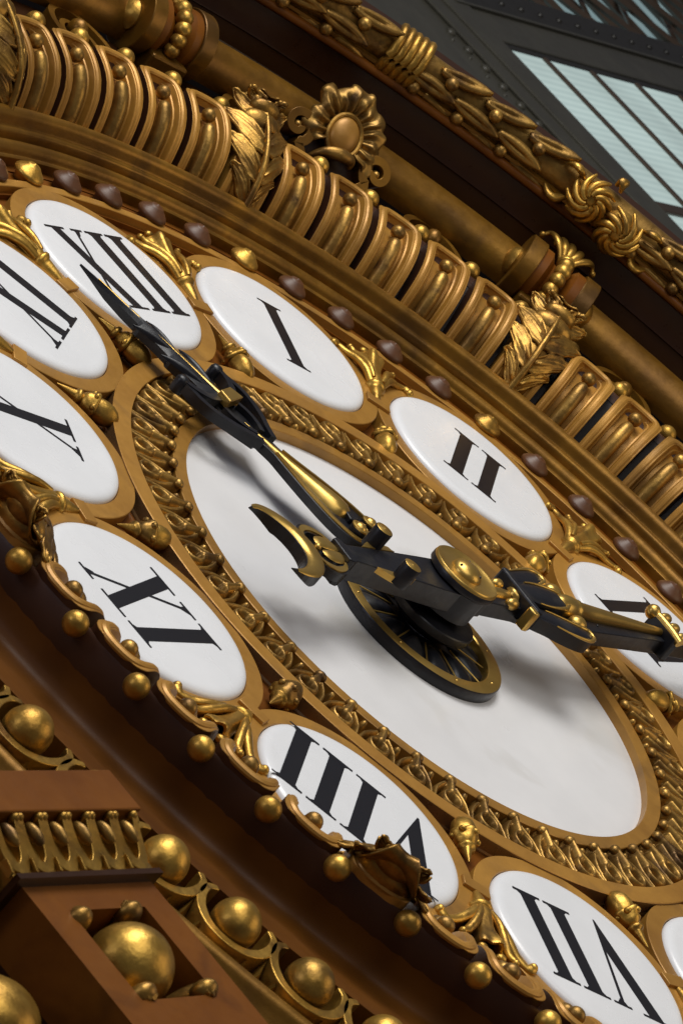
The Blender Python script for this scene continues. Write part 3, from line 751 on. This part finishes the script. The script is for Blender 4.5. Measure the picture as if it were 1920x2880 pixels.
# gilded boss far bottom left
ds = thing('gilded_boss', 'gilded round boss in a raised ring at the bottom left corner', 'boss', (-2.695, -1.005, .16))
g = MB(); ell(g, (0, 0, .0), (.072, .066, .05), 28, 17); build('dome', g, 'gold', ds)
g = MB(); P = [(.088*math.cos(t), .082*math.sin(t), -.01) for t in [2*PI*i/40 for i in range(41)]]; tube(g, P, .011, 8); build('ring', g, 'mould', ds)
g = MB(); box(g, -.14, .13, -.3, .16, -.17, -.02); build('bed', g, 'dark', ds, smooth=False)

# ================================================================== HOUSING, upper part (frieze, torus, soffit)
upr = thing('upper_housing', 'dark brown frieze with gilded torus and deep soffit arching over the clock', 'moulding')
B0, B1 = -25, 118
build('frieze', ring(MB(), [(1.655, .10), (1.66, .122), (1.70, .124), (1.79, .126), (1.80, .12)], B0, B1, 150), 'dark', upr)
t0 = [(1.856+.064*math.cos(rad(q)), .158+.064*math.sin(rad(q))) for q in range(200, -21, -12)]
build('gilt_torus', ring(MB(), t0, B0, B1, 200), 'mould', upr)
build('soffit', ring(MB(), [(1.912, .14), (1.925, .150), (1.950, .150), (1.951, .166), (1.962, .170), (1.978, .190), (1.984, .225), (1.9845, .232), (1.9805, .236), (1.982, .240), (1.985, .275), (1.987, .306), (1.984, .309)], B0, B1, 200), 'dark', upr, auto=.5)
build('brown_fillet', ring(MB(), smoothpath([(1.984, .309), (1.976, .312), (1.974, .320), (1.979, .328), (1.990, .331)], 3), B0, B1, 200), 'brown', upr)  # chestnut brown fillet between soffit and listel
build('inner_listel', ring(MB(), [(1.990, .331), (1.986, .334), (1.986, .342), (1.998, .346)], B0, B1, 200), 'mould', upr)
gb = [(2.030+.038*math.cos(rad(q)), .372+.046*math.sin(rad(q))) for q in range(260, 60, -12)]
build('garland_core', ring(MB(), gb, B0, B1, 200), 'oldgold', upr)
build('outer_face', ring(MB(), [(2.035, .416), (2.075, .420), (2.080, .405), (2.080, .0)], B0, B1, 160), 'dark', upr)
# arched ribbons with eggs on the frieze
def crm():
    mb = MB()
    P = [(1.700+.100*math.sin(t), .078*math.cos(t)) for t in [rad(q) for q in range(-30, 211, 8)]]
    strip(mb, P, .0085, .124, .150)
    P = [(1.705+.055*math.sin(t), .045*math.cos(t)) for t in [rad(q) for q in range(-30, 211, 12)]]
    strip(mb, P, .007, .124, .142)
    ell(mb, (1.725, 0, .146), (.026, .022, .026), 14, 9)
    return mb
cr0 = None
for ang in (58.2, 40.8, 22.3, 75.6, 4.9):
    if cr0 is None: cr0 = build('arched_ribbon', crm(), 'mould', upr, auto=1.); cr0.rotation_euler = (0, 0, rad(ang))
    else: dup(cr0, upr, rad(ang))
# shell cartouche
def local(name, label, cat, r, ang, z, grp=None):
    o = thing(name, label, cat, (r*math.cos(rad(ang)), r*math.sin(rad(ang)), z), grp)
    o.rotation_euler = (UP @ Matrix.Rotation(rad(ang), 4, 'Z')).to_euler(); return o
sh = local('shell_cartouche', 'gilded shell cartouche with an oval cabochon and two scrolls above the frame', 'cartouche', 1.785, 50.6, .212)
sh.scale = (1.15, 1.15, 1.15)
sh.rotation_euler = (UP @ Matrix.Rotation(rad(50.6), 4, 'Z') @ Matrix.Rotation(rad(-52), 4, 'Y')).to_euler()
def shell(u, v):
    a = PI*(-.70+1.40*v); rr = .030+.052*u
    rag = 1+(.16*abs(math.cos(v*PI*5.5+.4*math.sin(v*9)))+.09*math.sin(v*29))*u**2
    x = rr*math.cos(a)*rag*1.08; y = rr*math.sin(a)*rag*.98
    z = -.006+.022*math.sin(u*PI*.75)+.0050*math.cos(v*PI*26)*math.sin(PI*min(1, u+.1))-.020*max(0, u-.7)
    q = noise.noise_vector(Vector((x*40, y*40, 2)))*.010*u
    return (x+.002+q.x, y+q.y, z+q.z)
g = MB(); g.add(*grid(18, 120, shell)); so = build('shell', g, 'oldgold', sh, auto=1.3); md = so.modifiers.new('t', 'SOLIDIFY'); md.thickness = .005
g = MB(); ell(g, (-.004, 0, .004), (.040, .033, .018), 28, 17); build('cabochon', g, 'bronze', sh)
g = MB(); P = [(-.004+.044*math.cos(t), .037*math.sin(t), .006) for t in [2*PI*i/40 for i in range(41)]]; tube(g, P, .0055, 8); build('cabochon_rim', g, 'leafgold', sh)
for s in (-1, 1):
    P = [(-.118, s*.050), (-.092, s*.062)]
    for i in range(30):
        t = i/29; an = -1.15+t*7.4; q = .036*(1-t*.76); P.append((-.034+q*math.sin(an), s*(.098-q*math.cos(an))))
    g = MB(); strip(g, smoothpath(P, 2), [.0100-.003*q_/(len(P)*2) for q_ in range(len(P)*2-1)], -.030, .010); build('scroll', g, 'mould', sh, auto=.5, bevel=.0015)
    g = MB(); ell(g, (-.034, s*.098, -.004), (.010, .010, .014)); build('scroll_eye', g, 'oldgold', sh)
g = MB(); P = smoothpath([(-.078, .050, .000), (-.060, .030, .022), (-.050, .0, .030), (-.048, -.026, .026), (-.058, -.036, .012)], 5); tube(g, P, [.004+.010*math.sin(PI*i/(len(P)-1)) for i in range(len(P))], 10, .7)
build('curled_lip', g, 'leafgold', sh, auto=1.2)
g = MB(); prism(g, [(-.125, -.050), (-.05, -.075), (.035, -.05), (.055, 0), (.035, .05), (-.05, .075), (-.125, .050)], -.075, -.012); build('backing', g, 'dark', sh, bevel=.006)

# scroll consoles with a string of beads
def scroll_console(ang, label, full):
    t = local('scroll_console', label, 'console', 1.815, ang, .195, 'barrel scroll consoles set on the gilded torus')
    t.scale = (1.08, 1.05, 1.08)
    g = MB(); lathe(g, [(.060, -.056), (.068, -.054), (.068, -.034), (.050, -.020), (.046, 0), (.050, .020), (.068, .034), (.068, .054), (.060, .056)], axis='y', n=44); build('barrel', g, 'brown', t, auto=.6)
    for s in (-1, 1):
        g = MB(); lathe(g, [(.030, s*.054), (.073, s*.054), (.0745, s*.056), (.0745, s*.090), (.0725, s*.092), (.030, s*.092), (.0005, s*.092)], axis='y', n=50); dd = build('scroll_end', g, 'mould', t, auto=.6)
        g = MB(); lathe(g, [(.034, s*.091), (.035, s*.097), (.029, s*.107), (.016, s*.115), (.006, s*.119), (.0003, s*.121)], axis='y', n=30); build('button', g, 'gold', dd)
    for i in range(6):
        an = rad(82-i*-25.0); an = rad(75+i*22)
        g = MB(); q = .0200-.0006*i; ell(g, (.064*math.cos(an), 0, .064*math.sin(an)), (q, q, q), 18, 12); build('bead', g, 'gold', t)
    # palmette sprouting above
    g = MB()
    for s, ln in ((-1, .070), (-.45, .088), (0, .094), (.45, .088), (1, .070)):
        P = smoothpath([(.030, s*.006, .045), (.052, s*.020, .066), (.074, s*.040, .078), (.030+ln, s*.056, .074), (.028+ln, s*.070, .060)], 4); n = len(P)
        tube(g, P, [.005+.005*math.sin(PI*i/(n-1)) for i in range(n)], 10, .7)
        ell(g, P[-1], (.008, .008, .008), 10, 7)
    build('palmette', g, 'gold', t, auto=1.2)
    g = MB(); box(g, -.02, .12, -.075, .075, -.08, .008); build('plinth', g, 'brown', t, smooth=False, bevel=.004)
    g = MB(); box(g, -.09, -.03, -.05, .05, -.07, -.02); build('foot', g, 'mould', t, smooth=False, bevel=.006)
scroll_console(31.3, 'barrel scroll console with bead string right of the shell, below the garland knot', True)
scroll_console(66.8, 'barrel scroll console with bead string at the top left edge of the photo', False)

# ---- laurel garland on the soffit edge
gl = thing('laurel_garland', 'gilded laurel garland with berries, ribbon and carved knot along the soffit edge', 'garland')
def gpt(a, phi, q=0.0):
    """point on the garland core: angle a around the clock, phi around the core"""
    r = 2.030+(.038+q)*math.cos(phi); z = .372+(.046+q)*math.sin(phi)
    return Vector((r*math.cos(a), r*math.sin(a), z))
lm = bm_ = None
def laurel():
    mb = MB()
    # leaf along +y (towards falling angle is -y), outward z
    def fn(u, v):
        s = v*2-1; w = .0205*math.sin(PI*min(1, .10+.84*u))**.6
        if u > .93: w *= .8
        crease = -.0075*math.exp(-(s*5)**2)*math.sin(PI*min(1,u*1.2))
        return (s*w, -.062+.132*u, .004+.013*math.sqrt(max(0, 1-s*s))+.012*u+crease)
    mb.add(*grid(16, 11, fn)); return mb
gstep = 3.7
def place(o, a, phi, yaw=0, q=0.0):
    n = (gpt(a, phi, .01)-gpt(a, phi, 0)).normalized()
    t = Vector((math.sin(a), -math.cos(a), 0))      # clockwise
    s = t.cross(n).normalized(); t = n.cross(s).normalized()
    R = Matrix((s, t, n)).transposed() @ Matrix.Rotation(yaw, 3, 'Z')
    mm = R.to_4x4(); mm.translation = gpt(a, phi, q); o.matrix_local = mm
skip = [(28.6, 34.2), (46.3, 49.2)]
i = 0; a_ = 66.0
while a_ > 12.0:
    if not any(x0 < a_ < x1 for x0, x1 in skip):
        for j, phi in enumerate((PI*.72, PI*1.02, PI*1.30)):
            aa = rad(a_ + (gstep/2 if j == 1 else 0))
            if lm is None: lm = build('laurel_leaf', laurel(), 'oldgold', gl, auto=1.2); md = lm.modifiers.new('t', 'SOLIDIFY'); md.thickness = .005; o = lm
            else: o = lm.copy(); col.objects.link(o); o.parent = gl
            place(o, aa, phi, random.uniform(-.12, .12)+(j-1)*-.10, random.uniform(-.002, .003))
        for j, phi in enumerate((PI*.86, PI*1.17)):
            aa = rad(a_+(gstep*.72 if j else gstep*.2))
            if bm_ is None: g = MB(); ell(g, (0, 0, .016), (.0165, .0165, .0165), 14, 9); bm_ = build('berry', g, 'oldgold', gl); o = bm_
            else: o = bm_.copy(); col.objects.link(o); o.parent = gl
            place(o, aa, phi, 0, 0)
    a_ -= gstep
g = MB()
for j in range(5):
    P = [gpt(rad(46.7+j*.55+.35*math.sin(f*3)), PI*(.45+f*1.1), .013+.002*math.sin(f*3)) for f in [q/14 for q in range(15)]]
    tube(g, P, .0115, 8, 1.0)
build('ribbon', g, 'gold', gl, auto=1.2)
# knot: two swirling gadrooned lobes with leaf ends
g = MB()
for (ac, ph, rr_, sgn) in ((32.4, PI*.95, .052, 1), (29.6, PI*1.04, .054, -1)):
    c = gpt(rad(ac), ph, .012); n = (gpt(rad(ac), ph, .01)-gpt(rad(ac), ph, 0)).normalized(); t = Vector((math.sin(rad(ac)), -math.cos(rad(ac)), 0)); s = t.cross(n)
    ell(g, c, (rr_*.85,)*3, 20, 13)
    for k in range(9):
        th = 2*PI*k/9; P = []
        for f in range(9):
            u = f/8; q = rr_*(.25+.85*u); an = th+sgn*1.5*u
            P.append(c+(t*math.cos(an)+s*math.sin(an))*q+n*(rr_*.95*math.sqrt(max(0.02, 1-(q/(rr_*1.12))**2))))
        tube(g, P, [.003+.0065*math.sin(PI*(.15+.8*u/8)) for u in range(9)], 8)
build('knot', g, 'gold', gl, auto=1.2)
g = MB()
for (aa, ph, ln, dr) in ((33.6, .80, .06, .5), (33.8, 1.15, .06, -.2), (28.2, .85, .06, .4), (27.9, 1.2, .07, -.4), (30.8, 1.35, .07, -1.3), (32.0, 1.42, .08, -1.8), (31, .60, .05, 1.3)):
    P = []
    for f in range(9):
        u = f/8; P.append(gpt(rad(aa+(-1 if aa < 31 else 1)*u*1.5*math.cos(dr)), PI*ph-dr*u*.25, .014+.022*math.sin(PI*u)))
    tube(g, P, [.005+.011*math.sin(PI*(.1+.85*u/8)) for u in range(9)], 8, .6)
for (aa, ph) in ((34.4, 1.42), (33.4, 1.55), (31.6, 1.58), (29.6, 1.52)):
    P = [gpt(rad(31.8), PI*1.30, .02), gpt(rad((aa+31.5)/2), PI*(ph+1.3)/2, .034), gpt(rad(aa), PI*ph, .020), gpt(rad(aa+.3), PI*(ph+.06), .006)]
    P = smoothpath([tuple(p) for p in P], 4); tube(g, P, [.005+.007*math.sin(PI*i/(len(P)-1)) for i in range(len(P))], 8, .7); ell(g, P[-1], (.012, .012, .012), 10, 7)
build('knot_leaves', g, 'gold', gl, auto=1.2)

# ================================================================== STEEL AND GLASS BEHIND
ZW = -1.0
win = thing('station_window', 'steel framed ribbed glass wall with slanting daylight panes at top right', 'window')
g = MB(); box(g, 7.50, 11.2, 1.5, 4.33, ZW-.025, ZW-.010); build('glass_panes', g, 'glass', win, smooth=False)
mm_ = None
x = 7.815
while x < 11:
    g = MB(); box(g, x-.022, x+.010, 3.46, 4.313, ZW-.010, ZW+.003); build('mullion', g, 'mullion', win, smooth=False, bevel=.006); 
    g = MB(); box(g, x-.022, x+.010, 1.5, 3.40, ZW-.010, ZW+.003); build('mullion', g, 'mullion', win, smooth=False, bevel=.006)
    x += .392
g = MB(); box(g, 7.50, 11.2, 3.402, 3.458, ZW-.03, ZW+.004); build('transom', g, 'mullion', win, smooth=False, bevel=.006)
g = MB(); box(g, 7.30, 7.50, 1.2, 4.60, ZW-.06, ZW+.006); build('jamb', g, 'steel', win, smooth=False, bevel=.006)
g = MB(); box(g, 7.50, 11.2, 4.350, 4.54, ZW-.06, ZW); 
build('head_rail', g, 'steel', win, smooth=False, bevel=.006)
g = MB(); box(g, 7.50, 11.2, 4.315, 4.349, ZW-.06, ZW-.006); build('head_bead', g, 'steeldark', win, smooth=False, bevel=.004)
# upper girder
gd = thing('lattice_girder', 'dark riveted girder crossing above the glass wall at the top right corner', 'girder')
g = MB(); box(g, 7.4, 11.2, 4.556, 4.735, ZW-.06, ZW); build('web', g, 'steeldark', gd, smooth=False, bevel=.006)
g = MB(); box(g, 7.4, 11.2, 4.541, 4.555, ZW-.06, ZW+.010); build('flange', g, 'steel', gd, smooth=False)
for k in range(16):
    g = MB(); ell(g, (7.9+k*.16, 4.64, ZW), (.016, .016, .010), 8, 5); build('rivet', g, 'steeldark', gd)
# roof glass beyond with diagonal bars
rf = thing('roof_glazing', 'blue grey roof glazing behind crossing diagonal bars above the girder', 'glazing')
g = MB(); box(g, 7.2, 11.5, 4.60, 6.6, ZW-.30, ZW-.28); build('roof_panes', g, 'glassfar', rf, smooth=False)
for k in range(16):
    x0 = 7.2+k*.26
    g = MB(); tube(g, [(x0, 4.60, ZW-.20), (x0+.10, 6.4, ZW-.20)], .020, 4); build('glazing_bar', g, 'mullion', rf, smooth=False)
for k in range(10):
    x0 = 7.4+k*.42
    g = MB(); tube(g, [(x0, 4.60, ZW-.12), (x0-1.1, 6.2, ZW-.12)], .017, 4); build('brace_bar', g, 'mullion', rf, smooth=False)
    g = MB(); tube(g, [(x0, 4.60, ZW-.16), (x0+1.3, 6.2, ZW-.16)], .012, 4); build('brace_bar', g, 'mullion', rf, smooth=False)
# riveted stanchion
st = thing('riveted_stanchion', 'grey green riveted steel stanchion rising between garland and glass wall', 'steel column')
g = MB(); box(g, 6.98, 7.30, .8, 5.2, ZW-.10, ZW-.02); build('web_plate', g, 'steel', st, smooth=False, bevel=.004)
g = MB(); box(g, 7.17, 7.298, .8, 4.56, ZW-.02, ZW-.004); build('flange_angle', g, 'steel', st, smooth=False, bevel=.006)
g = MB(); box(g, 6.40, 6.93, .8, 5.2, ZW-.08, ZW); build('wide_plate', g, 'steel', st, smooth=False, bevel=.004)
g = MB(); box(g, 6.931, 6.979, .8, 4.1, ZW-.12, ZW-.06); build('edge_strip', g, 'steeldark', st, smooth=False)
for k in range(22):
    g = MB(); ell(g, (7.125, 4.34-k*.1015, ZW-.02), (.022, .022, .016), 12, 7); build('rivet', g, 'steel', st)
    g = MB(); ell(g, (7.075, 4.29-k*.1015, ZW-.02), (.010, .010, .008), 8, 5); build('small_rivet', g, 'steel', st)
g = MB(); box(g, 5.2, 12.5, -1.0, 7.5, ZW-.62, ZW-.60); bw = build('dark_back_wall', g, 'back', None, smooth=False); bw.rotation_euler = (PI/2, 0, 0); tag(bw, 'dark wall behind the steelwork and glazing', 'wall')
